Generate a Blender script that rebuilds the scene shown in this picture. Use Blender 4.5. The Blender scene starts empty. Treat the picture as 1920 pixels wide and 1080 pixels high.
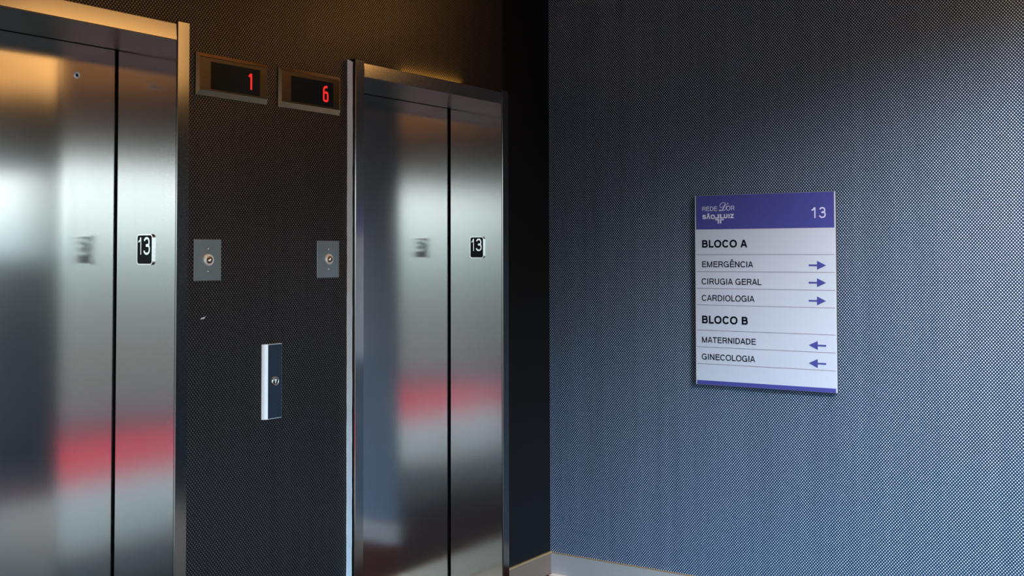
import bpy, bmesh, math, random
from mathutils import Vector, Matrix

random.seed(7)
SC = bpy.context.scene
C = SC.collection
PI = math.pi

# ------------------------------------------------------------------ camera
# The lobby corner (elevator wall / sign wall / floor) is the origin.
# Elevator wall is y = 0, sign wall is x = 0, the room is x < 0, y < 0.
cam_d = bpy.data.cameras.new('camera')
cam = bpy.data.objects.new('camera', cam_d)
C.objects.link(cam)
YAW, PITCH, ROLL = math.radians(33.591), math.radians(1.842), math.radians(-0.1296)
fw = Vector((math.cos(PITCH) * math.cos(YAW), math.cos(PITCH) * math.sin(YAW), math.sin(PITCH)))
rt = Vector((math.sin(YAW), -math.cos(YAW), 0.0))
up = rt.cross(fw)
r2 = rt * math.cos(ROLL) + up * math.sin(ROLL)
u2 = up * math.cos(ROLL) - rt * math.sin(ROLL)
M = Matrix((r2, u2, -fw)).transposed().to_4x4()
M.translation = Vector((-4.607, -2.847, 1.5))
cam.matrix_world = M
cam_d.sensor_width = 36.0
cam_d.lens = 2128.86 / 1920 * 36.0
cam_d.shift_y = (408.85 - 540.0) / 1920
cam_d.clip_start = 0.05
SC.camera = cam

# ------------------------------------------------------------------ view
SC.view_settings.view_transform = 'Standard'
SC.view_settings.look = 'None'
SC.view_settings.exposure = 0.0
SC.view_settings.gamma = 1.0
SC.view_settings.use_curve_mapping = False
SC.cycles.max_bounces = 10
SC.cycles.glossy_bounces = 8
SC.cycles.diffuse_bounces = 5
SC.cycles.sample_clamp_indirect = 6.0
SC.cycles.blur_glossy = 0.0

# ------------------------------------------------------------------ sky seen through the window
world = bpy.data.worlds.new('sky')
SC.world = world
world.use_nodes = True
wn, wl = world.node_tree.nodes, world.node_tree.links
wn.clear()
w_out = wn.new('ShaderNodeOutputWorld')
w_bg = wn.new('ShaderNodeBackground')
w_tc = wn.new('ShaderNodeTexCoord')
w_sep = wn.new('ShaderNodeSeparateXYZ')
w_map = wn.new('ShaderNodeMapRange')
w_map.inputs['From Min'].default_value = -0.5
w_map.inputs['From Max'].default_value = 0.5
w_ramp = wn.new('ShaderNodeValToRGB')
SKY = [  # sine of elevation, colour (radiance)
    (-0.50, (0.12, 0.12, 0.12)),
    (-0.14, (0.36, 0.36, 0.35)),
    (-0.05, (0.55, 0.60, 0.60)),
    (-0.008, (0.82, 1.05, 1.08)),
    (0.020, (1.80, 2.30, 2.40)),
    (0.045, (3.3, 3.65, 3.65)),
    (0.13, (3.8, 4.4, 4.6)),
    (0.19, (4.8, 9.0, 13.5)),
    (0.28, (6.0, 13.0, 21.5)),
    (0.50, (6.4, 14.0, 24.0)),
]
SKY_MAX = 28.0
els = w_ramp.color_ramp.elements
while len(els) > 1:
    els.remove(els[-1])
for i, (s, col) in enumerate(SKY):
    e = els[0] if i == 0 else els.new(s + 0.5)
    e.position = s + 0.5
    e.color = tuple(c / SKY_MAX for c in col) + (1,)
w_bg.inputs['Strength'].default_value = SKY_MAX
wl.new(w_tc.outputs['Generated'], w_sep.inputs[0])
wl.new(w_sep.outputs['Z'], w_map.inputs['Value'])
wl.new(w_map.outputs[0], w_ramp.inputs[0])
wl.new(w_ramp.outputs[0], w_bg.inputs[0])
wl.new(w_bg.outputs[0], w_out.inputs[0])

# room extents
XL, YB, ZC = -9.4, -4.75, 2.95
WIN_X0, WIN_X1, WIN_Z0, WIN_Z1 = -8.9, -0.12, 0.12, 2.33

portal = bpy.data.lights.new('window_portal', 'AREA')
portal.shape = 'RECTANGLE'
portal.size = WIN_X1 - WIN_X0
portal.size_y = WIN_Z1 - WIN_Z0
portal.cycles.is_portal = True
po = bpy.data.objects.new('window_portal', portal)
C.objects.link(po)
po.location = ((WIN_X0 + WIN_X1) / 2, YB - 0.02, (WIN_Z0 + WIN_Z1) / 2)
po.rotation_euler = (PI / 2, 0, 0)   # faces +y, into the lobby

# ------------------------------------------------------------------ materials
def new_mat(name):
    m = bpy.data.materials.new(name)
    m.use_nodes = True
    nt = m.node_tree
    b = nt.nodes['Principled BSDF']
    return m, nt, b

def plain(name, col, rough=0.5, metal=0.0, spec=0.5):
    m, nt, b = new_mat(name)
    b.inputs['Base Color'].default_value = (*col, 1)
    b.inputs['Roughness'].default_value = rough
    b.inputs['Metallic'].default_value = metal
    b.inputs['Specular IOR Level'].default_value = spec
    return m

def glow(name, col, strength):
    m, nt, b = new_mat(name)
    b.inputs['Base Color'].default_value = (0.02, 0.02, 0.02, 1)
    b.inputs['Emission Color'].default_value = (*col, 1)
    b.inputs['Emission Strength'].default_value = strength
    return m

def math_node(nt, op, a, b=None):
    n = nt.nodes.new('ShaderNodeMath')
    n.operation = op
    for i, v in enumerate((a, b)):
        if v is None:
            continue
        if isinstance(v, (int, float)):
            n.inputs[i].default_value = v
        else:
            nt.links.new(v, n.inputs[i])
    return n.outputs[0]

def brushed(name, col, rough, aniso=0.6, streak=0.03):
    """Brushed stainless steel with a vertical grain (blurs sideways)."""
    m, nt, b = new_mat(name)
    b.inputs['Metallic'].default_value = 1.0
    geo = nt.nodes.new('ShaderNodeNewGeometry')
    cr = nt.nodes.new('ShaderNodeVectorMath')
    cr.operation = 'CROSS_PRODUCT'
    nt.links.new(geo.outputs['True Normal'], cr.inputs[0])
    cr.inputs[1].default_value = (0, 0, 1)
    ad = nt.nodes.new('ShaderNodeVectorMath')
    ad.operation = 'ADD'
    nt.links.new(cr.outputs[0], ad.inputs[0])
    ad.inputs[1].default_value = (0.002, 0.001, 0)
    nm = nt.nodes.new('ShaderNodeVectorMath')
    nm.operation = 'NORMALIZE'
    nt.links.new(ad.outputs[0], nm.inputs[0])
    nt.links.new(nm.outputs[0], b.inputs['Tangent'])
    b.inputs['Anisotropic'].default_value = aniso
    # grain: fine vertical streaks and soft handling marks
    tc = nt.nodes.new('ShaderNodeTexCoord')
    mp = nt.nodes.new('ShaderNodeMapping')
    mp.inputs['Scale'].default_value = (420, 420, 2.2)
    nt.links.new(tc.outputs['Object'], mp.inputs[0])
    nz = nt.nodes.new('ShaderNodeTexNoise')
    nz.inputs['Scale'].default_value = 1.0
    nz.inputs['Detail'].default_value = 2.0
    nt.links.new(mp.outputs[0], nz.inputs['Vector'])
    n2 = nt.nodes.new('ShaderNodeTexNoise')
    n2.inputs['Scale'].default_value = 2.5
    n2.inputs['Detail'].default_value = 4.0
    nt.links.new(tc.outputs['Object'], n2.inputs['Vector'])
    r = math_node(nt, 'ADD', math_node(nt, 'MULTIPLY', nz.outputs['Fac'], streak * rough),
                  math_node(nt, 'MULTIPLY', n2.outputs['Fac'], 0.16 * rough))
    r = math_node(nt, 'ADD', r, rough * 0.85)
    nt.links.new(r, b.inputs['Roughness'])
    mx = nt.nodes.new('ShaderNodeMixRGB')
    mx.inputs['Color1'].default_value = (*[c * 0.97 for c in col], 1)
    mx.inputs['Color2'].default_value = (*[min(1, c * 1.03) for c in col], 1)
    nt.links.new(nz.outputs['Fac'], mx.inputs['Fac'])
    nt.links.new(mx.outputs[0], b.inputs['Base Color'])
    return m

def dotted(name, axis, base, dot, radius=0.0029, rough=0.45, pu=0.0117, pv=0.0134, metal=0.0):
    """Woven mesh wall covering: staggered light beads on a dark ground."""
    m, nt, b = new_mat(name)
    tc = nt.nodes.new('ShaderNodeTexCoord')
    sp = nt.nodes.new('ShaderNodeSeparateXYZ')
    nt.links.new(tc.outputs['Object'], sp.inputs[0])
    u = math_node(nt, 'DIVIDE', sp.outputs[axis], pu)
    v = math_node(nt, 'DIVIDE', sp.outputs['Z'], pv)
    def cell(off):
        fu = math_node(nt, 'SUBTRACT', math_node(nt, 'FRACT', math_node(nt, 'ADD', u, off)), 0.5)
        fv = math_node(nt, 'SUBTRACT', math_node(nt, 'FRACT', math_node(nt, 'ADD', v, off)), 0.5)
        fu = math_node(nt, 'MULTIPLY', fu, pu)
        fv = math_node(nt, 'MULTIPLY', fv, pv)
        return math_node(nt, 'SQRT', math_node(nt, 'ADD', math_node(nt, 'MULTIPLY', fu, fu), math_node(nt, 'MULTIPLY', fv, fv)))
    d = math_node(nt, 'MINIMUM', cell(100.0), cell(100.5))
    mr = nt.nodes.new('ShaderNodeMapRange')
    mr.interpolation_type = 'SMOOTHSTEP'
    mr.inputs['From Min'].default_value = radius * 1.30
    mr.inputs['From Max'].default_value = radius * 0.55
    nt.links.new(d, mr.inputs['Value'])
    # bead to bead variation and faint vertical banding of the weave
    nz = nt.nodes.new('ShaderNodeTexNoise')
    nz.inputs['Scale'].default_value = 60.0
    nt.links.new(tc.outputs['Object'], nz.inputs['Vector'])
    mp = nt.nodes.new('ShaderNodeMapping')
    mp.inputs['Scale'].default_value = (22, 22, 0.5)
    nt.links.new(tc.outputs['Object'], mp.inputs[0])
    nb = nt.nodes.new('ShaderNodeTexNoise')
    nb.inputs['Scale'].default_value = 1.0
    nb.inputs['Detail'].default_value = 3.0
    nt.links.new(mp.outputs[0], nb.inputs['Vector'])
    var = math_node(nt, 'MULTIPLY',
                    math_node(nt, 'ADD', math_node(nt, 'MULTIPLY', nz.outputs['Fac'], 0.7), 0.65),
                    math_node(nt, 'ADD', math_node(nt, 'MULTIPLY', nb.outputs['Fac'], 0.5), 0.75))
    dc = nt.nodes.new('ShaderNodeVectorMath')
    dc.operation = 'SCALE'
    dc.inputs[0].default_value = dot
    nt.links.new(var, dc.inputs['Scale'])
    mx = nt.nodes.new('ShaderNodeMixRGB')
    mx.inputs['Color1'].default_value = (*base, 1)
    nt.links.new(mr.outputs[0], mx.inputs['Fac'])
    nt.links.new(dc.outputs[0], mx.inputs['Color2'])
    nt.links.new(mx.outputs[0], b.inputs['Base Color'])
    b.inputs['Roughness'].default_value = rough
    if metal > 0:      # metal beads on a dull ground
        nt.links.new(math_node(nt, 'MULTIPLY', mr.outputs[0], metal), b.inputs['Metallic'])
    b.inputs['Specular IOR Level'].default_value = 0.12
    return m

STEEL = brushed('brushed_steel', (0.60, 0.60, 0.59), 0.155, 0.72)
FRAME_STEEL = brushed('frame_steel', (0.29, 0.285, 0.275), 0.165, 0.2, 0.0)
HEADER_STEEL = brushed('header_steel', (0.47, 0.45, 0.415), 0.20, 0.0)
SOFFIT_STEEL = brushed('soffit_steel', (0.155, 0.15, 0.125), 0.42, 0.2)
SILL = plain('sill_metal', (0.52, 0.36, 0.19), 0.5, 0.6)
PLATE_STEEL = brushed('plate_steel', (0.27, 0.285, 0.27), 0.36, 0.3)
ALU = plain('satin_aluminium', (0.72, 0.71, 0.69), 0.30, 1.0)
ALU_L = plain('light_aluminium', (0.86, 0.86, 0.85), 0.38, 0.6)
MIRROR = plain('blue_black_glass', (0.012, 0.022, 0.036), 0.08, 0.0, 0.5)
BRONZE = brushed('bezel_steel', (0.30, 0.20, 0.105), 0.30, 0.2)
BLACK = plain('black_gap', (0.004, 0.004, 0.004), 0.9)
SCREEN = plain('display_glass', (0.003, 0.005, 0.006), 0.12)
LED = glow('red_led', (1.0, 0.014, 0.016), 0.82)
NAVY = plain('navy_plate', (0.010, 0.018, 0.028), 0.45, 0.0, 0.12)
WHITE = plain('white_print', (0.85, 0.85, 0.85), 0.5)
SEAL = plain('white_sealant', (0.92, 0.92, 0.90), 0.6)
COPPER = plain('polished_lock', (0.80, 0.62, 0.52), 0.12, 1.0)
CHROME = plain('chrome', (0.85, 0.82, 0.80), 0.15, 1.0)
SIGN_FACE = plain('sign_face', (0.585, 0.665, 0.77), 0.55)
SIGN_EDGE = plain('sign_edge', (0.055, 0.062, 0.064), 0.6, 0, 0.1)
PURPLE = plain('sign_purple', (0.064, 0.072, 0.33), 0.5)
INK = plain('sign_ink', (0.005, 0.007, 0.014), 0.8, 0, 0.05)
RULE = plain('sign_rule', (0.20, 0.20, 0.25), 0.6)
LILAC = plain('sign_lilac', (0.74, 0.78, 1.0), 0.5)
BASEB = plain('baseboard_grey', (0.37, 0.355, 0.335), 0.5, 0.0, 0.3)
BASE_TOP = plain('baseboard_edge', (0.50, 0.32, 0.14), 0.35, 0.5)
CEIL = plain('ceiling_paint', (0.10, 0.085, 0.07), 0.8)
WALL_DARK = plain('lobby_wall_paint', (0.022, 0.022, 0.024), 0.7, 0, 0.2)
BULK = plain('bulkhead_paint', (0.22, 0.20, 0.18), 0.8)
WIN_FRAME = plain('window_frame_metal', (0.08, 0.08, 0.085), 0.4, 0.6)
RED = plain('red_carpet', (0.93, 0.030, 0.036), 0.95, 0, 0.0)
GREY_RUG = plain('grey_rug', (0.92, 0.66, 0.46), 0.95, 0, 0.0)
DARK_STRIP = plain('plain_dark_strip', (0.0075, 0.0078, 0.0085), 0.8, 0, 0.08)
PIER_PAINT = plain('dark_pier_paint', (0.008, 0.009, 0.010), 0.9, 0, 0.03)
BASEA = plain('baseboard_bronze', (0.155, 0.105, 0.075), 0.5, 0.0, 0.3)
PALE = plain('pale_inlay', (0.75, 0.66, 0.58), 0.6)
WARM_PANEL = glow('warm_ceiling_panel', (1.0, 0.52, 0.17), 3.7)
MID_PANEL = glow('mid_warm_panel', (1.0, 0.48, 0.15), 1.35)
COVE_PANEL = glow('cove_panel', (1.0, 0.50, 0.14), 7.5)
DIM_PANEL = glow('dim_warm_panel', (1.0, 0.42, 0.13), 0.9)
NUM_METAL = plain('bright_numeral_metal', (0.90, 0.91, 0.91), 0.16, 1.0)
FACE_BRONZE = brushed('indicator_face', (0.075, 0.058, 0.042), 0.30, 0.2)
ADDED_GLOW = glow('added_glow', (1.0, 0.52, 0.08), 40.0)
FILL_LENS = glow('fill_lens', (0.85, 0.93, 1.0), 6.0)
WARM_LAMP = glow('warm_lamp', (1.0, 0.55, 0.22), 8.0)
LAMP_RIM = plain('lamp_rim', (0.5, 0.5, 0.5), 0.3, 1.0)
MESH_A = dotted('dark_mesh_covering', 'X', (0.0042, 0.0036, 0.0035), (0.150, 0.130, 0.122), rough=0.40, metal=1.0)
MESH_B = dotted('silver_mesh_covering', 'Y', (0.007, 0.018, 0.046), (0.49, 0.62, 0.75), radius=0.0027)

def floor_mat():
    m, nt, b = new_mat('lobby_floor')
    tc = nt.nodes.new('ShaderNodeTexCoord')
    sp = nt.nodes.new('ShaderNodeSeparateXYZ')
    nt.links.new(tc.outputs['Object'], sp.inputs[0])
    edge = math_node(nt, 'GREATER_THAN', sp.outputs['Y'], -0.95)   # dark carpet strip along the elevators
    side = math_node(nt, 'MULTIPLY', math_node(nt, 'GREATER_THAN', sp.outputs['X'], -1.35), math_node(nt, 'LESS_THAN', sp.outputs['Y'], -2.95))
    edge = math_node(nt, 'MAXIMUM', edge, side)                    # added dark corner by the window, keeps the left door's reflection dark
    nz = nt.nodes.new('ShaderNodeTexNoise')
    nz.inputs['Scale'].default_value = 26
    nz.inputs['Detail'].default_value = 6
    nt.links.new(tc.outputs['Object'], nz.inputs['Vector'])
    a = nt.nodes.new('ShaderNodeMixRGB')
    a.inputs['Color1'].default_value = (0.17, 0.145, 0.115, 1)
    a.inputs['Color2'].default_value = (0.235, 0.20, 0.16, 1)
    nt.links.new(nz.outputs['Fac'], a.inputs['Fac'])
    c = nt.nodes.new('ShaderNodeMixRGB')
    c.inputs['Color1'].default_value = (0.018, 0.006, 0.006, 1)
    c.inputs['Color2'].default_value = (0.085, 0.035, 0.028, 1)
    nt.links.new(nz.outputs['Fac'], c.inputs['Fac'])
    x = nt.nodes.new('ShaderNodeMixRGB')
    nt.links.new(edge, x.inputs['Fac'])
    nt.links.new(a.outputs[0], x.inputs['Color1'])
    nt.links.new(c.outputs[0], x.inputs['Color2'])
    nt.links.new(x.outputs[0], b.inputs['Base Color'])
    nt.links.new(math_node(nt, 'ADD', math_node(nt, 'MULTIPLY', edge, 0.10), 0.80), b.inputs['Roughness'])
    nt.links.new(math_node(nt, 'ADD', math_node(nt, 'MULTIPLY', edge, 0.03), 0.0), b.inputs['Specular IOR Level'])
    return m
CARPET = floor_mat()

# ------------------------------------------------------------------ mesh helpers
def box(bm, x0, x1, y0, y1, z0, z1, bevel=0.0, seg=2):
    r = bmesh.ops.create_cube(bm, size=1.0)
    vs = r['verts']
    for v in vs:
        v.co = Vector(((x0 + x1) / 2 + v.co.x * (x1 - x0), (y0 + y1) / 2 + v.co.y * (y1 - y0), (z0 + z1) / 2 + v.co.z * (z1 - z0)))
    if bevel > 0:
        es = list({e for v in vs for e in v.link_edges})
        bmesh.ops.bevel(bm, geom=es, offset=bevel, segments=seg, affect='EDGES', profile=0.5)

def quad(bm, *pts):
    bm.faces.new([bm.verts.new(p) for p in pts])

def prism(bm, pts, to3, depth):
    """Closed 2-D outline pts -> solid. to3(u, v, w) maps to 3-D, w from 0 to depth."""
    a = [bm.verts.new(to3(u, v, 0.0)) for u, v in pts]
    b = [bm.verts.new(to3(u, v, depth)) for u, v in pts]
    bm.faces.new(list(reversed(a)))
    bm.faces.new(b)
    n = len(pts)
    for i in range(n):
        j = (i + 1) % n
        bm.faces.new([a[i], a[j], b[j], b[i]])

def ring_profile(bm, prof, to3, seg=40, su=1.0):
    """Lathe: prof is [(radius, w)]; the axis is w; to3(u, v, w)."""
    rows = []
    for r, w in prof:
        if r < 1e-6:
            rows.append([bm.verts.new(to3(0, 0, w))])
        else:
            rows.append([bm.verts.new(to3(r * su * math.cos(2 * PI * k / seg), r * math.sin(2 * PI * k / seg), w)) for k in range(seg)])
    for a, b in zip(rows, rows[1:]):
        for k in range(seg):
            l = (k + 1) % seg
            if len(a) == 1 and len(b) == 1:
                continue
            if len(a) == 1:
                bm.faces.new([a[0], b[k], b[l]])
            elif len(b) == 1:
                bm.faces.new([a[k], a[l], b[0]])
            else:
                bm.faces.new([a[k], a[l], b[l], b[k]])

def rrect(u0, u1, v0, v1, r, n=6):
    pts = []
    for cx, cy, a0 in ((u1 - r, v1 - r, 0), (u0 + r, v1 - r, 90), (u0 + r, v0 + r, 180), (u1 - r, v0 + r, 270)):
        for k in range(n + 1):
            a = math.radians(a0 + 90 * k / n)
            pts.append((cx + r * math.cos(a), cy + r * math.sin(a)))
    return pts

def obj(name, bm, m, parent=None, smooth=False):
    bmesh.ops.recalc_face_normals(bm, faces=bm.faces)
    me = bpy.data.meshes.new(name)
    bm.to_mesh(me)
    bm.free()
    for mm in (m if isinstance(m, (list, tuple)) else [m]):
        me.materials.append(mm)
    if smooth:
        for p in me.polygons:
            p.use_smooth = True
    o = bpy.data.objects.new(name, me)
    C.objects.link(o)
    if parent:
        o.parent = parent
    return o

def tag(o, label, cat, group=None):
    o['label'] = label
    o['category'] = cat
    if group:
        o['group'] = group
    return o

def thing(name, label, cat, loc=(0, 0, 0), group=None):
    o = bpy.data.objects.new(name, None)
    o.empty_display_size = 0.1
    C.objects.link(o)
    o.location = loc
    return tag(o, label, cat, group)

def struct(name, bm, m, parent=None):
    o = obj(name, bm, m, parent)
    if parent is None:
        o['kind'] = 'structure'
    return o

def B():
    return bmesh.new()

# ------------------------------------------------------------------ stroke lettering (grotesque capitals)
def arc(cx, cy, rx, ry, a0, a1, n=14, p=2.25):
    out = []
    for k in range(n + 1):
        a = math.radians(a0 + (a1 - a0) * k / n)
        c, s = math.cos(a), math.sin(a)
        out.append((cx + rx * math.copysign(abs(c) ** (2 / p), c), cy + ry * math.copysign(abs(s) ** (2 / p), s)))
    return out

def glyph(ch, w):
    """(advance, strokes); cap height 1, stroke weight w. Strokes are centre lines (list of points, closed?)."""
    h = w / 2
    t, b = 1 - h, h
    if ch == ' ':
        return 0.39, []
    if ch == 'I':
        return 0.39, [([(0.195, 0), (0.195, 1)], 0)]
    if ch == 'L':
        return 0.77, [([(0.10 + h, 1), (0.10 + h, b), (0.74, b)], 0)]
    if ch == 'E':
        l = 0.11 + h
        return 0.92, [([(0.86, t), (l, t), (l, b), (0.88, b)], 0), ([(l, 0.53), (0.82, 0.53)], 0)]
    if ch == 'T':
        return 0.85, [([(0.03, t), (0.82, t)], 0), ([(0.425, t), (0.425, 0)], 0)]
    if ch == 'N':
        return 1.0, [([(0.10 + h, 0), (0.10 + h, 1)], 0), ([(0.90 - h, 0), (0.90 - h, 1)], 0), ([(0.10 + h, 1 - h * .4), (0.90 - h, h * .4)], 0)]
    if ch == 'M':
        return 1.16, [([(0.10 + h, 0), (0.10 + h, 1)], 0), ([(1.06 - h, 0), (1.06 - h, 1)], 0),
                      ([(0.10 + h, 1 + h), (0.58 - h * .1, -h)], 2), ([(0.58 + h * .1, -h), (1.06 - h, 1 + h)], 2)]
    if ch == 'A':
        return 0.93, [([(0.01 + h, -h), (0.465 - h * .15, 1 + h)], 2), ([(0.465 + h * .15, 1 + h), (0.92 - h, -h)], 2), ([(0.20, 0.31), (0.73, 0.31)], 0)]
    if ch == 'a':   # capital A without its bar
        return 0.93, [([(0.01 + h, -h), (0.465 - h * .15, 1 + h)], 2), ([(0.465 + h * .15, 1 + h), (0.92 - h, -h)], 2)]
    if ch == 'Z':
        return 0.85, [([(0.06, t), (0.79, t)], 0), ([(0.05, b), (0.80, b)], 0), ([(0.79 - h * 1.3, t), (0.05 + h * 1.3, b)], 0)]
    if ch == 'U':
        l, r = 0.11 + h, 0.89 - h
        return 1.0, [([(l, 1), (l, 0.40)] + arc((l + r) / 2, 0.40, (r - l) / 2, 0.40 - h, 180, 360)[1:] + [(r, 1)], 0)]
    if ch == 'O':
        return 1.08, [(arc(0.54, 0.5, 0.49 - h, 0.515 - h, 0, 360, 36)[:-1], 1)]
    if ch == 'C':
        return 1.0, [(arc(0.52, 0.5, 0.46 - h, 0.515 - h, 36, 324, 30), 0)]
    if ch == 'G':
        return 1.08, [(arc(0.53, 0.5, 0.47 - h, 0.515 - h, 38, 318, 30) + [(0.97 - h, 0.20)], 0),
                      ([(0.56, 0.47), (0.97 - h, 0.47), (0.97 - h, 0)], 0)]
    if ch == 'D':
        l = 0.11 + h
        return 1.0, [([(l, b), (0.46, b)] + arc(0.46, 0.5, 0.46 - h, 0.5 - h, -90, 90, 20)[1:-1] + [(0.46, t), (l, t)], 1)]
    if ch == 'B':
        l = 0.11 + h
        return 0.93, [([(l, 0.53), (0.58, 0.53)] + arc(0.58, 0.765 - h / 2, 0.26 - h, 0.235 - h / 2, -90, 90, 12)[1:-1] + [(0.58, t), (l, t)], 1),
                      ([(l, b), (0.60, b)] + arc(0.60, 0.265 + h / 2, 0.29 - h, 0.265 - h / 2, -90, 90, 12)[1:-1] + [(0.60, 0.53), (l, 0.53)], 1)]
    if ch == 'R':
        l = 0.11 + h
        return 1.0, [([(l, 0), (l, t), (0.62, t)] + arc(0.62, 0.74 - h / 2, 0.29 - h, 0.26 - h / 2, 90, -90, 12)[1:-1] + [(0.62, 0.48), (l, 0.48)], 0),
                     ([(0.62, 0.48), (0.80 - h, 0.40), (0.86 - h, 0.22), (0.93 - h, 0)], 0)]
    if ch == 'S':
        return 0.93, [(arc(0.465, 0.745 - h / 2, 0.39 - h, 0.27 - h / 2, 12, 235, 14) + arc(0.465, 0.265 + h / 2, 0.42 - h, 0.28 - h / 2, 60, -170, 14), 0)]
    if ch == '1':
        return 0.77, [([(0.10, 0.76 - h * .4), (0.28, 0.80), (0.40 - h * .2, 1 - h * .2)], 0), ([(0.43, 1), (0.43, 0)], 0)]
    if ch == '3':
        return 0.77, [(arc(0.385, 0.75 - h / 2, 0.30 - h, 0.265 - h / 2, 165, -70, 14) + [(0.30, 0.53)], 0),
                      ([(0.30, 0.53)] + arc(0.385, 0.28 + h / 2, 0.34 - h, 0.295 - h / 2, 70, -165, 14), 0)]
    if ch == '6':
        return 0.77, [(arc(0.385, 0.30, 0.33 - h, 0.315 - h, 0, 360, 28)[:-1], 1),
                      (arc(0.385, 0.60, 0.33 - h, 0.41 - h, 20, 180, 14) + [(0.055 + h, 0.30)], 0)]
    if ch == "'":
        return 0.22, [([(0.11, 1.05), (0.11, 0.74)], 0)]
    return 0.4, []

ACC = {'Ê': ('E', [([(0.28, 1.10), (0.47, 1.27), (0.66, 1.10)], 0)]), 'Ã': ('a', [([(0.22, 1.16), (0.71, 1.16)], 0)])}

def sweep(bm, pts, closed, w, to3, lift):
    clip = closed == 2
    closed = closed == 1
    """Ribbon of width w along a polyline, mitred."""
    pts = [Vector(p) for p in pts]
    q = [pts[0]]
    for p in pts[1:]:
        if (p - q[-1]).length > 1e-6:
            q.append(p)
    pts = q
    n = len(pts)
    L, R = [], []
    for i in range(n):
        a = pts[i - 1] if (i > 0 or closed) else None
        c = pts[(i + 1) % n] if (i < n - 1 or closed) else None
        d1 = (pts[i] - a).normalized() if a is not None else None
        d2 = (c - pts[i]).normalized() if c is not None else None
        d1 = d1 or d2
        d2 = d2 or d1
        n1 = Vector((-d1.y, d1.x))
        n2 = Vector((-d2.y, d2.x))
        m = n1 + n2
        if m.length < 0.2:
            m = n1
        m.normalize()
        k = min(1 / max(m.dot(n1), 0.42), 2.4)
        L.append(pts[i] + m * (w / 2 * k))
        R.append(pts[i] - m * (w / 2 * k))
    if clip:
        for p in L + R:
            p.y = min(1.0, max(0.0, p.y))
    vl = [bm.verts.new(to3(p.x, p.y, lift)) for p in L]
    vr = [bm.verts.new(to3(p.x, p.y, lift)) for p in R]
    for i in range(n if closed else n - 1):
        j = (i + 1) % n
        try:
            bm.faces.new([vl[i], vr[i], vr[j], vl[j]])
        except ValueError:
            pass

def lettering(bm, text, u0, u1, v0, v1, w, to3, lift, skew=0.0):
    """Text set so that it fills u0..u1 (ink) and cap height v0..v1; w = weight in cap heights."""
    items, x = [], 0.0
    for ch in text:
        base, extra = ACC.get(ch, (ch, []))
        adv, st = glyph(base, w)
        for pts, cl in st + extra:
            items.append(([(p[0] + x, p[1]) for p in pts], cl))
        x += adv
    xs = [p[0] for it in items for p in it[0]]
    lo, hi = min(xs) - w / 2, max(xs) + w / 2
    if text[0] in 'AÃ':
        lo += w / 2
    s = (v1 - v0)
    sx = (u1 - u0) / (hi - lo)
    # sweep in cap units, then stretch sideways, so that weights stay even
    f = lambda u, v, z: to3(u0 + (u - lo) * sx, v0 + v * s, z)
    for k, (pts, cl) in enumerate(items):
        sweep(bm, pts, cl, w, f, lift + 0.00002 * k)

# ------------------------------------------------------------------ the room
bm = B()
quad(bm, (XL, YB, 0), (0, YB, 0), (0, 0.35, 0), (XL, 0.35, 0))
fl = struct('floor', bm, CARPET)
bm = B()
box(bm, -0.048, -0.013, -0.105, -0.02, 0.0, 0.0015)
obj('pale_inlay', bm, PALE, fl)['label'] = 'pale strip in the dark carpet'

bm = B()
quad(bm, (XL, YB, ZC), (0, YB, ZC), (0, 0, ZC), (XL, 0, ZC))
struct('ceiling', bm, CEIL)

# elevator wall with two recesses
OPEN = [(-3.205, -2.226), (-1.400, -0.421)]
OH = 2.195
DEEP = 0.34
bm = B()
xs = [XL] + [x for o_ in OPEN for x in o_] + [0.0]
xs[-1] = -0.40
for i in range(0, len(xs), 2):
    quad(bm, (xs[i], 0, 0), (xs[i + 1], 0, 0), (xs[i + 1], 0, OH), (xs[i], 0, OH))
quad(bm, (XL, 0, OH), (-0.40, 0, OH), (-0.40, 0, ZC), (XL, 0, ZC))
quad(bm, (-0.40, 0, 0), (0, 0, 0), (0, 0, ZC), (-0.40, 0, ZC))  # plain dark strip without beads, next to the sign wall
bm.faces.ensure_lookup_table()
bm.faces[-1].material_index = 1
wb = struct('wall_back', bm, [MESH_A, DARK_STRIP])
for i, (a, b_) in enumerate(OPEN):
    bm = B()
    quad(bm, (a, 0, 0), (a, DEEP, 0), (a, DEEP, OH), (a, 0, OH))
    quad(bm, (b_, 0, 0), (b_, DEEP, 0), (b_, DEEP, OH), (b_, 0, OH))
    quad(bm, (a, DEEP, 0), (b_, DEEP, 0), (b_, DEEP, OH), (a, DEEP, OH))
    quad(bm, (a, 0, OH), (b_, 0, OH), (b_, DEEP, OH), (a, DEEP, OH))
    struct('recess_lining_%d' % (i + 1), bm, BLACK)  # black lining of the recess: sides, back and top
bm = B()   # pale chip in the covering under the left key switch
prism(bm, [(-2.126, 1.2945), (-2.110, 1.2965), (-2.102, 1.306), (-2.106, 1.3025), (-2.122, 1.2990)], lambda u, v, w: (u, -0.0006 - w, v), 0.0008)
obj('chip_mark', bm, WHITE, wb)['label'] = 'small white chip in the dark covering'

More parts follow.
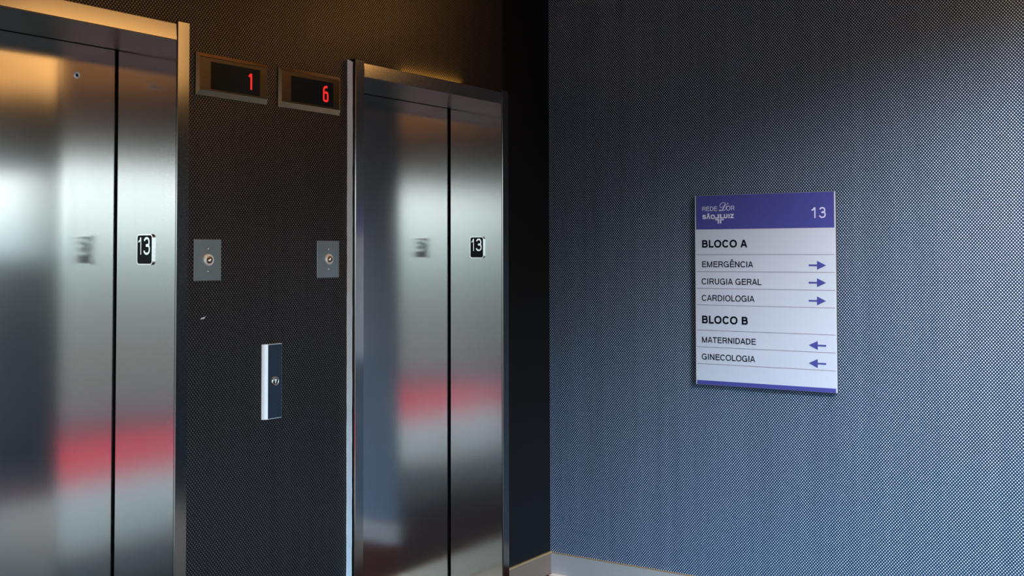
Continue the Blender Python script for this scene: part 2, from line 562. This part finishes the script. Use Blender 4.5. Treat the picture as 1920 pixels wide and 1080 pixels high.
PIER = -2.25
bm = B()
quad(bm, (0, 0, 0), (0, PIER, 0), (0, PIER, ZC), (0, 0, ZC))
W2Y0, W2Y1, W2Z0, W2Z1 = -4.65, -3.66, 1.46, 2.12
for y0, y1, z0, z1 in ((YB, PIER, 0, W2Z0), (YB, PIER, W2Z1, ZC), (YB, W2Y0, W2Z0, W2Z1), (W2Y1, PIER, W2Z0, W2Z1)):
    quad(bm, (0, y0, z0), (0, y1, z0), (0, y1, z1), (0, y0, z1))
bm.faces.ensure_lookup_table()
for f in bm.faces[1:]:
    f.material_index = 1
struct('wall_right', bm, [MESH_B, PIER_PAINT])
bm = B()
box(bm, 0.03, 0.08, W2Y0, W2Y1, W2Z0, W2Z0 + 0.04)
box(bm, 0.03, 0.08, W2Y0, W2Y1, W2Z1 - 0.04, W2Z1)
box(bm, 0.03, 0.08, W2Y0, W2Y0 + 0.04, W2Z0, W2Z1)
box(bm, 0.03, 0.08, W2Y1 - 0.04, W2Y1, W2Z0, W2Z1)
struct('window_2', bm, WIN_FRAME)

bm = B()
quad(bm, (XL, 0, 0), (XL, YB, 0), (XL, YB, ZC), (XL, 0, ZC))
struct('wall_left', bm, WALL_DARK)

bm = B()
T = 0.18
box(bm, XL, WIN_X0, YB - T, YB, 0, ZC)
box(bm, WIN_X1, 0, YB - T, YB, 0, ZC)
box(bm, WIN_X0, WIN_X1, YB - T, YB, 0, WIN_Z0)
nf = len(bm.faces)
box(bm, WIN_X0, WIN_X1, YB - T, YB, WIN_Z1, ZC)
bm.faces.ensure_lookup_table()
for f in bm.faces[nf:]:
    f.material_index = 1
struct('wall_front', bm, [WALL_DARK, BULK])

bm = B()
for x in [WIN_X0 + (WIN_X1 - WIN_X0) * k / 3 for k in range(4)]:
    x = min(max(x, WIN_X0 + 0.025), WIN_X1 - 0.025)
    box(bm, x - 0.025, x + 0.025, YB - 0.12, YB - 0.05, WIN_Z0, WIN_Z1)
box(bm, WIN_X0, WIN_X1, YB - 0.12, YB - 0.05, WIN_Z0, WIN_Z0 + 0.05)
box(bm, WIN_X0, WIN_X1, YB - 0.12, YB - 0.05, WIN_Z1 - 0.05, WIN_Z1)
struct('window_1', bm, WIN_FRAME)

# baseboards: a grey body with a brown top edge
BH, BT = 0.098, 0.012
bm = B()
for a, b_ in ((-0.392, -0.0), (-2.204, -1.429), (XL, -3.228)):
    box(bm, a, b_, -BT, 0, 0.0, BH - 0.004)
bb = struct('baseboard_back', bm, BASEA)
bm = B()
for a, b_ in ((-0.392, -0.0), (-2.204, -1.429), (XL, -3.228)):
    box(bm, a, b_, -BT - 0.001, 0, BH - 0.004, BH + 0.004, 0.002)
obj('top_edge', bm, BASE_TOP, bb)['label'] = 'brown top edge'
bm = B()
box(bm, -BT, 0, PIER, -BT, 0.0, BH - 0.003)
bb = struct('baseboard_right', bm, BASEB)
bm = B()
box(bm, -BT - 0.0005, 0, PIER, -BT - 0.001, BH - 0.003, BH, 0.001)
obj('top_edge', bm, BASE_TOP, bb)['label'] = 'brown top edge'

# ------------------------------------------------------------------ the two elevators
W2 = 0.4635
HZ, HT, SF = 2.170, 2.223, 0.033
STW = 0.047

def make_elevator(cx, label, with_keyhole, with_seal):
    t = thing('elevator', label, 'elevator', (cx, 0, 0), 'elevators in the dark wall')
    bm = B(); box(bm, -W2 - 0.012, W2 + 0.012, 0.262, 0.30, 0.012, 2.19)
    d = obj('door_panel', bm, STEEL, t)
    if with_keyhole:
        kx, kz = -2.400 - cx, 2.068
        f = lambda u, v, w: (kx + u, 0.262 - w, kz + v)
        bm = B(); ring_profile(bm, [(0.0050, 0.0003), (0.0062, 0.002), (0.0100, 0.0028), (0.0118, 0.0)], f, 28)
        k = obj('keyhole', bm, ALU_L, d, True)
        k['label'] = 'bright round keyhole rim'
        bm = B(); ring_profile(bm, [(0.0052, 0.0004), (0.0, 0.0004)], f, 20)
        obj('keyhole_bore', bm, BLACK, d)
    # reveal: jambs and soffit
    for s in (1, -1):
        bm = B(); box(bm, min(s * W2, s * (W2 + 0.016)), max(s * W2, s * (W2 + 0.016)), -0.028, 0.252, 0.0, HZ + 0.004)
        obj('jamb', bm, STEEL, t)
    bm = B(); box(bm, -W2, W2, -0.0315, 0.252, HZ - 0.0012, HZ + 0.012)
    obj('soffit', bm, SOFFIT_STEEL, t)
    # face frame
    bm = B()   # the face leans back a little towards the top
    prism(bm, [(0.0, HZ), (-SF + 0.0015, HZ), (-SF, HZ + 0.0015), (-SF + 0.0022, HT - 0.0022), (-SF + 0.0045, HT), (0.0, HT)],
          lambda u, v, w: (-W2 + 0.003 + w, u, v), 2 * W2 - 0.006)
    obj('header', bm, HEADER_STEEL, t)
    for s in (1, -1):
        a, b_ = s * (W2 - 0.0008), s * (W2 + 0.0015 + STW)
        bm = B(); box(bm, min(a, b_), max(a, b_), -SF - 0.0015, -0.0285, 0.0, HT + 0.009, 0.0026, 1)
        a2 = s * (W2 + 0.0165)
        box(bm, min(a2, b_), max(a2, b_), -0.0290, 0.0, 0.0, HT + 0.0088)
        st = obj('stile', bm, FRAME_STEEL, t)
        if with_seal and s < 0:
            # white bead of sealant with a ragged outer edge between frame and wall covering
            xo = b_
            bm = B()
            rows = []
            n = 60
            for i in range(n + 1):
                z = 2.224 * i / n
                yo = -0.0005
                yi = -0.0195 + random.uniform(-0.0008, 0.0008)
                th = 0.0012
                tw = 0.0085 + random.uniform(-0.0010, 0.0010)
                if i == n:
                    rows.append([bm.verts.new(p) for p in ((xo + 0.001, yi, z - 0.006), (xo - th, yi, z - 0.004), (xo - tw - 0.001, yo, z + 0.006), (xo + 0.001, yo, z + 0.006))])
                else:
                    rows.append([bm.verts.new(p) for p in ((xo + 0.001, yi, z), (xo - th, yi, z), (xo - tw, yo, z), (xo + 0.001, yo, z))])
            for a_, c_ in zip(rows, rows[1:]):
                for k in range(4):
                    l = (k + 1) % 4
                    bm.faces.new([a_[k], a_[l], c_[l], c_[k]])
            bm.faces.new(rows[0]); bm.faces.new(rows[-1])
            obj('sealant_bead', bm, SEAL, st)['label'] = 'white ragged sealant bead'
    if with_seal:   # added glow strip warms the wall above, hidden by the header's front lip
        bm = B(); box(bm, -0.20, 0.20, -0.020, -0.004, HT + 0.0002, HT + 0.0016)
        obj('added_glow_strip', bm, ADDED_GLOW, t)['label'] = 'added glow strip that warms the wall above the header'
    bm = B(); box(bm, -W2, W2, -0.028, 0.262, 0.001, 0.010)
    obj('sill', bm, SILL, t)
    return t

make_elevator(-2.252 - W2, 'left elevator with steel door and keyhole, cut off by the photo edge', True, False)
make_elevator(-0.4465 - W2, 'right elevator of brushed steel with white sealant along its left stile', False, True)

# floor-number plates on the jambs (they face -x)
def number_plate(xj, yc, zc, label):
    t = thing('floor_number_plate', label, 'floor number plate', (xj, yc, zc), 'black floor-number plates on the jambs')
    hw, hh = 0.038, 0.0485
    f = lambda u, v, w: (-w, -u, v)
    bm = B(); prism(bm, rrect(-hw, hw, -hh, hh, 0.011), f, 0.006)
    obj('rim', bm, NUM_METAL, t)['label'] = 'pale metal rim'
    bm = B(); prism(bm, rrect(-hw + 0.0040, hw - 0.0040, -hh + 0.0035, hh - 0.0035, 0.008), lambda u, v, w: f(u, v, 0.0058 + w), 0.0008)
    pl = obj('face', bm, NAVY, t)
    for ch, a, b_ in (('1', -0.030, -0.0145), ('3', -0.004, 0.028)):
        bm = B(); lettering(bm, ch, a, b_, -0.016, 0.0385, 0.125 if ch == '3' else 0.105, f, 0.0074)
        obj('numeral', bm, NUM_METAL, pl)
    bm = B()
    for du, dv in ((-0.012, -0.031), (-0.008, -0.027), (0.001, -0.027), (0.005, -0.027)):
        ring_profile(bm, [(0.0013, 0.0064), (0.0009, 0.0074), (0.0, 0.0077)], lambda u, v, w: f(u + du, v + dv, w), 10)
    obj('braille', bm, NAVY, pl)
    return t
number_plate(-2.252, -(-0.1085), 1.5185, 'black plate reading 13 on the left elevator jamb')
number_plate(-0.4465, 0.1025, 1.5325, 'black plate reading 13 on the right elevator jamb')

# ------------------------------------------------------------------ floor indicators over the call panel
def indicator(x0, x1, z0, z1, digit, label):
    cx, cz = (x0 + x1) / 2, (z0 + z1) / 2
    t = thing('floor_indicator', label, 'floor indicator', (cx, 0, cz), 'floor indicators between the elevators')
    hw, hh = (x1 - x0) / 2, (z1 - z0) / 2
    P = 0.0115
    # sloped surround: outer rectangle on the wall, inner rectangle proud of it
    bm = B()
    o_ = [(-hw, -hh), (hw, -hh), (hw, hh), (-hw, hh)]
    i_ = [(-hw + 0.010, -hh + 0.019), (hw - 0.004, -hh + 0.019), (hw - 0.004, hh - 0.012), (-hw + 0.010, hh - 0.012)]
    a = [bm.verts.new((u, 0.0, v)) for u, v in o_]
    e = [bm.verts.new((u, -0.004, v)) for u, v in o_]
    b_ = [bm.verts.new((u, -P, v)) for u, v in i_]
    c_ = [bm.verts.new((u, -P + 0.0025, v)) for u, v in [(i_[0][0] + .002, i_[0][1] + .002), (i_[1][0] - .002, i_[1][1] + .002), (i_[2][0] - .002, i_[2][1] - .002), (i_[3][0] + .002, i_[3][1] - .002)]]
    for k in range(4):
        l = (k + 1) % 4
        bm.faces.new([a[k], a[l], e[l], e[k]])
        bm.faces.new([e[k], e[l], b_[l], b_[k]])
        bm.faces.new([b_[k], b_[l], c_[l], c_[k]])
    bm.faces.new(a)
    es = [ed for ed in bm.edges if (ed.verts[0] in e and ed.verts[1] in b_) or (ed.verts[1] in e and ed.verts[0] in b_)]
    obj('bezel', bm, BRONZE, t)
    bm = B(); box(bm, i_[0][0] + 0.002, i_[1][0] - 0.002, -P + 0.0025, -0.002, i_[0][1] + 0.002, i_[2][1] - 0.002)
    fp = obj('faceplate', bm, FACE_BRONZE, t)
    su0, su1 = -hw + 0.059, -hw + 0.2735
    sv0, sv1 = cz * 0 - 0.0445, 0.0445
    bm = B(); box(bm, su0, su1, -P + 0.0015, -P + 0.006, sv0, sv1)
    sc = obj('screen', bm, SCREEN, t)
    f = lambda u, v, w: (u, -P + 0.0015 - w, v)
    bm = B()
    if digit == '1':
        du = -hw + 0.2325
        sweep(bm, [(du, -0.027), (du, 0.027)], 0, 0.0085, f, 0.0008)
        sweep(bm, [(du - 0.0095, 0.016), (du - 0.0095, 0.0185), (du - 0.001, 0.027)], 0, 0.006, f, 0.0010)
        sweep(bm, [(du - 0.0095, 0.0165), (du, 0.0195)], 0, 0.005, f, 0.0009)
    else:
        du = -hw + 0.232
        sweep(bm, arc(du, -0.010, 0.0105, 0.0155, 0, 360, 28, 4.0)[:-1], 1, 0.0085, f, 0.0008)
        sweep(bm, [(du - 0.0105, -0.012), (du - 0.0105, 0.016), (du - 0.006, 0.0235), (du + 0.003, 0.0265), (du + 0.0085, 0.0235)], 0, 0.0085, f, 0.0010)
    obj('digit', bm, LED, sc)['label'] = 'glowing red digit ' + digit
    return t
indicator(-2.154, -1.843, 2.014, 2.1525, '1', 'floor indicator with a red 1, beside the left elevator')
indicator(-1.790, -1.477, 2.014, 2.1555, '6', 'floor indicator with a red 6, beside the right elevator')

# ------------------------------------------------------------------ key switch plates
def key_switch(x0, x1, label):
    cx, cz = (x0 + x1) / 2, 1.4845
    t = thing('key_switch', label, 'key switch', (cx, 0, cz), 'key switches between the elevators')
    hw, hh = (x1 - x0) / 2, 0.067
    bm = B(); box(bm, -hw, hw, -0.003, 0.0, -hh, hh, 0.0008, 1)
    obj('plate', bm, PLATE_STEEL, t)
    f = lambda u, v, w: (u + 0.002, -0.003 - w, v)
    bm = B(); ring_profile(bm, [(0.0125, 0.0035), (0.0145, 0.006), (0.0185, 0.006), (0.0205, 0.0)], f, 40)
    r = obj('collar', bm, ALU_L, t, True)
    bm = B(); ring_profile(bm, [(0.0128, 0.001), (0.0125, 0.007), (0.0085, 0.0125), (0.0045, 0.0145), (0.0, 0.015)], f, 32)
    ly = obj('lock_cylinder', bm, COPPER, t, True)
    ly['label'] = 'copper-tinted shiny lock cylinder'
    bm = B(); prism(bm, [(-0.001, -0.006), (0.001, -0.006), (0.001, 0.006), (-0.001, 0.006)], lambda u, v, w: f(u, v, 0.0142 + w), 0.0012)
    obj('key_slot', bm, BLACK, ly)
    for dz in (0.0365, -0.0365):
        bm = B(); ring_profile(bm, [(0.0042, 0.0), (0.0036, 0.0018), (0.0, 0.0026)], lambda u, v, w: f(u, v + dz, w), 18)
        obj('screw', bm, CHROME, t, True)
    return t
key_switch(-2.155, -2.0415, 'steel key switch plate beside the left elevator frame')
key_switch(-1.592, -1.4755, 'steel key switch plate beside the right elevator frame')

# ------------------------------------------------------------------ call panel
def call_panel():
    cx, cz = -1.8165, 1.0695
    t = thing('call_panel', 'slim upright call panel with one down button', 'call panel', (cx, 0, cz))
    hw, hh, P = 0.0425, 0.127, 0.015
    # housing: wide rounded bevel on the left, a narrow one on the right, flat ends
    out = [(-hw, 0.0), (-hw, 0.0015)]
    for k in range(9):
        s = k / 8
        out.append((-hw + 0.0165 * s, 0.0015 + (P - 0.0015) * s + 0.0018 * math.sin(PI * s)))
    out += [(hw - 0.005, P), (hw - 0.0015, P - 0.0025), (hw, P - 0.006), (hw, 0.0)]
    bm = B(); prism(bm, out, lambda u, v, w: (u, -v, -hh + w), 2 * hh)
    obj('housing', bm, ALU_L, t)
    bm = B(); box(bm, -hw + 0.0168, hw - 0.0050, -P - 0.0010, -P + 0.004, -hh + 0.002, hh - 0.002, 0.0004, 1)
    obj('faceplate', bm, MIRROR, t)['label'] = 'dark blue glossy face'
    f = lambda u, v, w: (u + 0.0045, -P - 0.0008 - w, v + 0.0005)
    bm = B(); ring_profile(bm, [(0.0115, 0.004), (0.0128, 0.0065), (0.0145, 0.0065), (0.0172, 0.0)], f, 36)
    bt = obj('button', bm, CHROME, t, True)
    bm = B(); ring_profile(bm, [(0.0120, 0.0035), (0.0, 0.0040)], f, 30)
    obj('button_face', bm, BLACK, bt)
    bm = B(); prism(bm, [(-0.0062, 0.0075), (0.0, -0.0095), (0.0062, 0.0075)], lambda u, v, w: f(u, v, 0.0042 + w), 0.0008)
    obj('arrow', bm, WHITE, bt)['label'] = 'white down arrow'
call_panel()

# ------------------------------------------------------------------ wall directory on the right wall (faces -x)
def directory():
    Y0, Z0, WD, HT_ = -0.7635, 0.934, 0.622, 0.822
    TH = 0.020
    t = thing('directory_sign', 'white and purple wall directory listing departments with arrows', 'sign', (0, Y0, Z0))
    f = lambda u, v, w: (-w, -u, v)
    bm = B(); box(bm, -TH, 0, -WD, 0, 0, HT_, 0.0010, 1)
    obj('panel', bm, SIGN_EDGE, t)
    e = 0.0055
    bm = B(); prism(bm, [(0.0003, 0.0003), (WD - 0.0003, 0.0003), (WD - 0.0003, HT_ - 0.0003), (0.0003, HT_ - 0.0003)], lambda u, v, w: f(u, v, TH - 0.0005 + w), 0.0015)
    fc = obj('face', bm, SIGN_FACE, t)
    TF = TH + 0.001
    bm = B(); prism(bm, [(e, 0.6735), (WD - e, 0.6735), (WD - e, HT_ - 0.001), (e, HT_ - 0.001)], lambda u, v, w: f(u, v, TF + w), 0.0008)
    hd = obj('header_band', bm, PURPLE, t)
    bm = B(); prism(bm, [(e, 0.001), (WD - e, 0.001), (WD - e, 0.0185), (e, 0.0185)], lambda u, v, w: f(u, v, TF + w), 0.0008)
    obj('footer_band', bm, PURPLE, t)
    for v in (0.5635, 0.4900, 0.4170, 0.3450, 0.2355, 0.1628, 0.0900):
        bm = B(); prism(bm, [(e, v - 0.0011), (WD - e, v - 0.0011), (WD - e, v + 0.0011), (e, v + 0.0011)], lambda u, v_, w: f(u, v_, TF + w), 0.0004)
        obj('divider_line', bm, RULE, t)
    rows = [('heading', 'BLOCO A', ROW['bloco_a'], 0.215), ('entry', 'EMERGÊNCIA', ROW['emer'], 0.160), ('entry', 'CIRUGIA GERAL', ROW['ciru'], 0.160),
            ('entry', 'CARDIOLOGIA', ROW['card'], 0.160), ('heading', 'BLOCO B', ROW['bloco_b'], 0.215), ('entry', 'MATERNIDADE', ROW['mate'], 0.160),
            ('entry', 'GINECOLOGIA', ROW['gine'], 0.160)]
    for nm, tx, (a, b_, c_, d_), wt in rows:
        bm = B(); lettering(bm, tx, a, b_, c_, d_, wt, f, TF + 0.0006)
        obj(nm, bm, INK, t)
    for key, dr in (('a1', 1), ('a2', 1), ('a3', 1), ('a4', -1), ('a5', -1)):
        cu, cv = ARR[key]
        L, hl, hh, sh = 0.0365, 0.038, 0.0185, 0.0036
        pts = [(-L, -sh), (L - hl, -sh), (L - hl, -hh), (L, 0), (L - hl, hh), (L - hl, sh), (-L, sh)]
        pts = [(cu + dr * p[0], cv + p[1]) for p in pts]
        if dr < 0:
            pts.reverse()
        bm = B(); prism(bm, pts, lambda u, v, w: f(u, v, TF + w), 0.0007)
        obj('arrow', bm, PURPLE, t)
    # header writing
    HF = TF + 0.0013
    bm = B()
    a, b_, c_, d_ = ROW['num']
    lettering(bm, '13', a, b_, c_, d_, 0.125, f, HF)
    obj('floor_number', bm, LILAC, hd)
    # hospital logo
    bm = B()
    lettering(bm, 'REDE', *ROW['rede'], 0.135, f, HF)
    lettering(bm, 'OR', *ROW['or'], 0.135, f, HF)
    lettering(bm, 'SÃO', *ROW['sao'], 0.25, f, HF)
    lettering(bm, 'UIZ', *ROW['uiz'], 0.25, f, HF)
    a, b_, c_, d_ = ROW['dee']      # swash D, thin script strokes
    S = lambda p: (a + p[0] * (b_ - a), c_ + p[1] * (d_ - c_))
    def spline(P, n=8):
        out = []
        P = [P[0]] + P + [P[-1]]
        for i in range(1, len(P) - 2):
            p0, p1, p2, p3 = [Vector(q) for q in P[i - 1:i + 3]]
            for k in range(n):
                s = k / n
                out.append(tuple(0.5 * ((2 * p1) + (p2 - p0) * s + (2 * p0 - 5 * p1 + 4 * p2 - p3) * s * s + (3 * p1 - p0 - 3 * p2 + p3) * s ** 3)))
        out.append(P[-1])
        return out
    st1 = [(0.82, 0.74), (0.64, 0.36), (0.44, 0.08), (0.18, 0.00), (0.02, 0.04), (0.14, 0.12), (0.40, 0.05), (0.68, 0.02), (0.92, 0.22), (1.0, 0.58), (0.88, 0.90),
           (0.62, 1.0), (0.34, 0.90), (0.16, 0.66), (0.20, 0.44), (0.38, 0.40), (0.60, 0.55)]
    sweep(bm, [S(p) for p in spline(st1)], 0, 0.0021, f, HF)
    sweep(bm, [S(p) for p in spline([(0.84, 0.78), (0.64, 0.36), (0.46, 0.10)])], 0, 0.0042, f, HF + 0.0001)
    a, b_, c_, d_ = ROW['apo']
    sweep(bm, [((a + b_) / 2, c_), ((a + b_) / 2, d_)], 0, b_ - a, f, HF)
    # cross built of four angles; the upper right one is the L of the second word
    a, b_, c_, d_ = ROW['cross']
    def bar(u0, u1, v0, v1):
        quad(bm, *[f(a + u * (b_ - a), c_ + v * (d_ - c_), HF) for u, v in ((u0, v0), (u1, v0), (u1, v1), (u0, v1))])
    bar(0.30, 0.46, 0.535, 1.0); bar(0.0, 0.30, 0.535, 0.655)
    bar(0.55, 0.71, 0.535, 1.0); bar(0.71, 1.0, 0.535, 0.655)
    bar(0.30, 0.46, 0.0, 0.475); bar(0.0, 0.30, 0.345, 0.475)
    bar(0.55, 0.71, 0.0, 0.475); bar(0.71, 1.0, 0.345, 0.475)
    obj('logo', bm, LILAC, hd)

ROW = {'bloco_a': (0.0331, 0.2412, 0.5941, 0.6271), 'emer': (0.0324, 0.2669, 0.5091, 0.5348), 'ciru': (0.0298, 0.3049, 0.4345, 0.4607), 'card': (0.0297, 0.2716, 0.3628, 0.3889), 'bloco_b': (0.0303, 0.2405, 0.265, 0.2988), 'mate': (0.0297, 0.2777, 0.1817, 0.2073), 'gine': (0.0281, 0.2724, 0.1083, 0.1339), 'num': (0.5198, 0.5819, 0.7139, 0.7576), 'rede': (0.0357, 0.1069, 0.7533, 0.7725), 'sao': (0.0354, 0.0949, 0.7185, 0.7374), 'uiz': (0.1357, 0.1844, 0.7201, 0.7385), 'or': (0.1471, 0.1844, 0.7537, 0.7734), 'dee': (0.1132, 0.1474, 0.7529, 0.7884), 'apo': (0.1528, 0.1562, 0.7801, 0.7865), 'cross': (0.0951, 0.1359, 0.6984, 0.7389)}
ARR = {'a1': (0.5444, 0.5189), 'a2': (0.5436, 0.4474), 'a3': (0.5428, 0.3729), 'a4': (0.5408, 0.1902), 'a5': (0.5399, 0.1164)}
directory()

# ------------------------------------------------------------------ what only the steel mirrors: rug and warm ceiling lights
bm = B()
box(bm, -6.9, -3.5, -4.55, -3.10, 0.0005, 0.012, 0.004, 1)
tag(obj('rug', bm, RED), 'long red runner rug along the window, mirrored in the steel doors', 'rug')

bm = B()
box(bm, -6.5, -2.6, -3.04, -1.6, 0.0005, 0.010, 0.004, 1)
tag(obj('rug', bm, GREY_RUG), 'pale grey rug in the middle of the lobby, mirrored below the red band', 'rug')

def light_panel(name, label, cat, loc, hx, hy, axes, mat, group=None):
    """Framed luminous panel; axes maps (u, v, w) to 3-D, w pointing into the room."""
    t = thing(name, label, cat, loc, group)
    bm = B()
    for u0, u1, v0, v1 in ((-hx, hx, -hy, -hy + 0.02), (-hx, hx, hy - 0.02, hy), (-hx, -hx + 0.02, -hy + 0.02, hy - 0.02), (hx - 0.02, hx, -hy + 0.02, hy - 0.02)):
        prism(bm, [(u0, v0), (u1, v0), (u1, v1), (u0, v1)], axes, 0.045)
    obj('frame', bm, LAMP_RIM, t)
    bm = B(); prism(bm, [(-hx + 0.02, -hy + 0.02), (hx - 0.02, -hy + 0.02), (hx - 0.02, hy - 0.02), (-hx + 0.02, hy - 0.02)], lambda u, v, w: axes(u, v, 0.001 + w), 0.036)
    obj('diffuser', bm, mat, t)
down = lambda u, v, w: (u, v, -w)
light_panel('ceiling_light', 'warm glowing ceiling panel beside the sign wall, mirrored in the left elevator header', 'ceiling light',
            (-0.70, -2.95, ZC), 0.64, 0.78, down, WARM_PANEL, 'warm ceiling lights over the lobby')
light_panel('ceiling_light', 'long warm ceiling slot light close above the elevator wall', 'ceiling light',
            (-1.95, -0.36, ZC), 0.74, 0.16, down, DIM_PANEL, 'warm ceiling lights over the lobby')
light_panel('ceiling_light', 'faint warm ceiling panel over the middle of the lobby, mirrored in both elevator doors', 'ceiling light',
            (-5.4, -4.05, ZC), 0.85, 0.60, down, DIM_PANEL, 'warm ceiling lights over the lobby')
light_panel('wall_light', 'bright warm light panel high on the sign wall, mirrored in the left stile', 'wall light',
            (0, -2.86, 2.70), 0.27, 0.21, lambda u, v, w: (-w, u, v), WARM_PANEL, 'warm wall lights above the sign wall')
light_panel('wall_light', 'long dimmer warm light panel high beside the window, mirrored in the left door', 'wall light',
            (0, -3.90, 2.765), 0.74, 0.145, lambda u, v, w: (-w, u, v), MID_PANEL, 'warm wall lights above the sign wall')
light_panel('wall_light', 'slim warm wall light under the ceiling, mirrored gold in the right elevator header', 'wall light',
            (0, -1.32, 2.765), 0.47, 0.115, lambda u, v, w: (-w, u, v), COVE_PANEL, 'warm wall lights above the sign wall')

def downlight(x, y, power, label, cone=95):
    t = thing('downlight', label, 'downlight', (x, y, ZC), 'small warm downlights in the ceiling')
    f = lambda u, v, w: (u, v, w)
    bm = B(); ring_profile(bm, [(0.055, 0.0), (0.055, -0.006), (0.046, -0.008), (0.040, -0.002)], f, 32)
    obj('rim', bm, LAMP_RIM, t, True)
    bm = B(); ring_profile(bm, [(0.040, -0.003), (0.0, -0.003)], f, 32)
    obj('lens', bm, WARM_LAMP, t)
    l = bpy.data.lights.new('downlight_beam', 'SPOT')
    l.energy = power
    l.color = (1.0, 0.56, 0.22)
    l.spot_size = math.radians(cone)
    l.spot_blend = 0.9
    l.shadow_soft_size = 0.035
    lo = bpy.data.objects.new('downlight_beam', l)
    C.objects.link(lo)
    lo.parent = t
    lo.location = (0, 0, -0.02)
downlight(-0.80, -0.32, 70.0, 'small warm downlight in the ceiling above the right elevator', 46)
downlight(-2.80, -0.30, 24.0, 'small warm downlight in the ceiling above the left elevator')

downlight(-0.32, -2.45, 190.0, 'small warm downlight in the ceiling close to the sign wall')

def spotlight(loc, target, power, label):  # added fill lamp to brighten the sign wall, no known fixture
    t = thing('fill_spotlight', label, 'spotlight', loc)
    d = (Vector(target) - Vector(loc)).normalized()
    q = d.to_track_quat('-Z', 'Y')
    f = lambda u, v, w: q @ Vector((u, v, w))
    bm = B(); ring_profile(bm, [(0.0, 0.16), (0.030, 0.155), (0.040, 0.13), (0.042, 0.0), (0.046, -0.01), (0.038, -0.01), (0.034, 0.02)], f, 28)
    obj('housing', bm, WIN_FRAME, t, True)
    bm = B(); ring_profile(bm, [(0.034, 0.02), (0.0, 0.02)], f, 28)
    obj('lens', bm, FILL_LENS, t)
    bm = B(); ring_profile(bm, [(0.0, 0.10), (0.009, 0.10), (0.009, ZC - loc[2]), (0.0, ZC - loc[2])], lambda u, v, w: (u, v, w), 14)
    obj('stem', bm, WIN_FRAME, t)
    l = bpy.data.lights.new('fill_beam', 'SPOT')
    l.energy = power
    l.color = (0.97, 0.94, 1.0)
    l.spot_size = math.radians(76)
    l.spot_blend = 1.0
    l.shadow_soft_size = 0.05
    lo = bpy.data.objects.new('fill_beam', l)
    C.objects.link(lo)
    lo.parent = t
    lo.rotation_euler = q.to_euler()
    lo.location = d * 0.03
spotlight((-1.7, -3.5, 2.62), (0.0, -2.35, 0.88), 620.0, 'added cool white fill spotlight on a stem, brightening the sign wall')
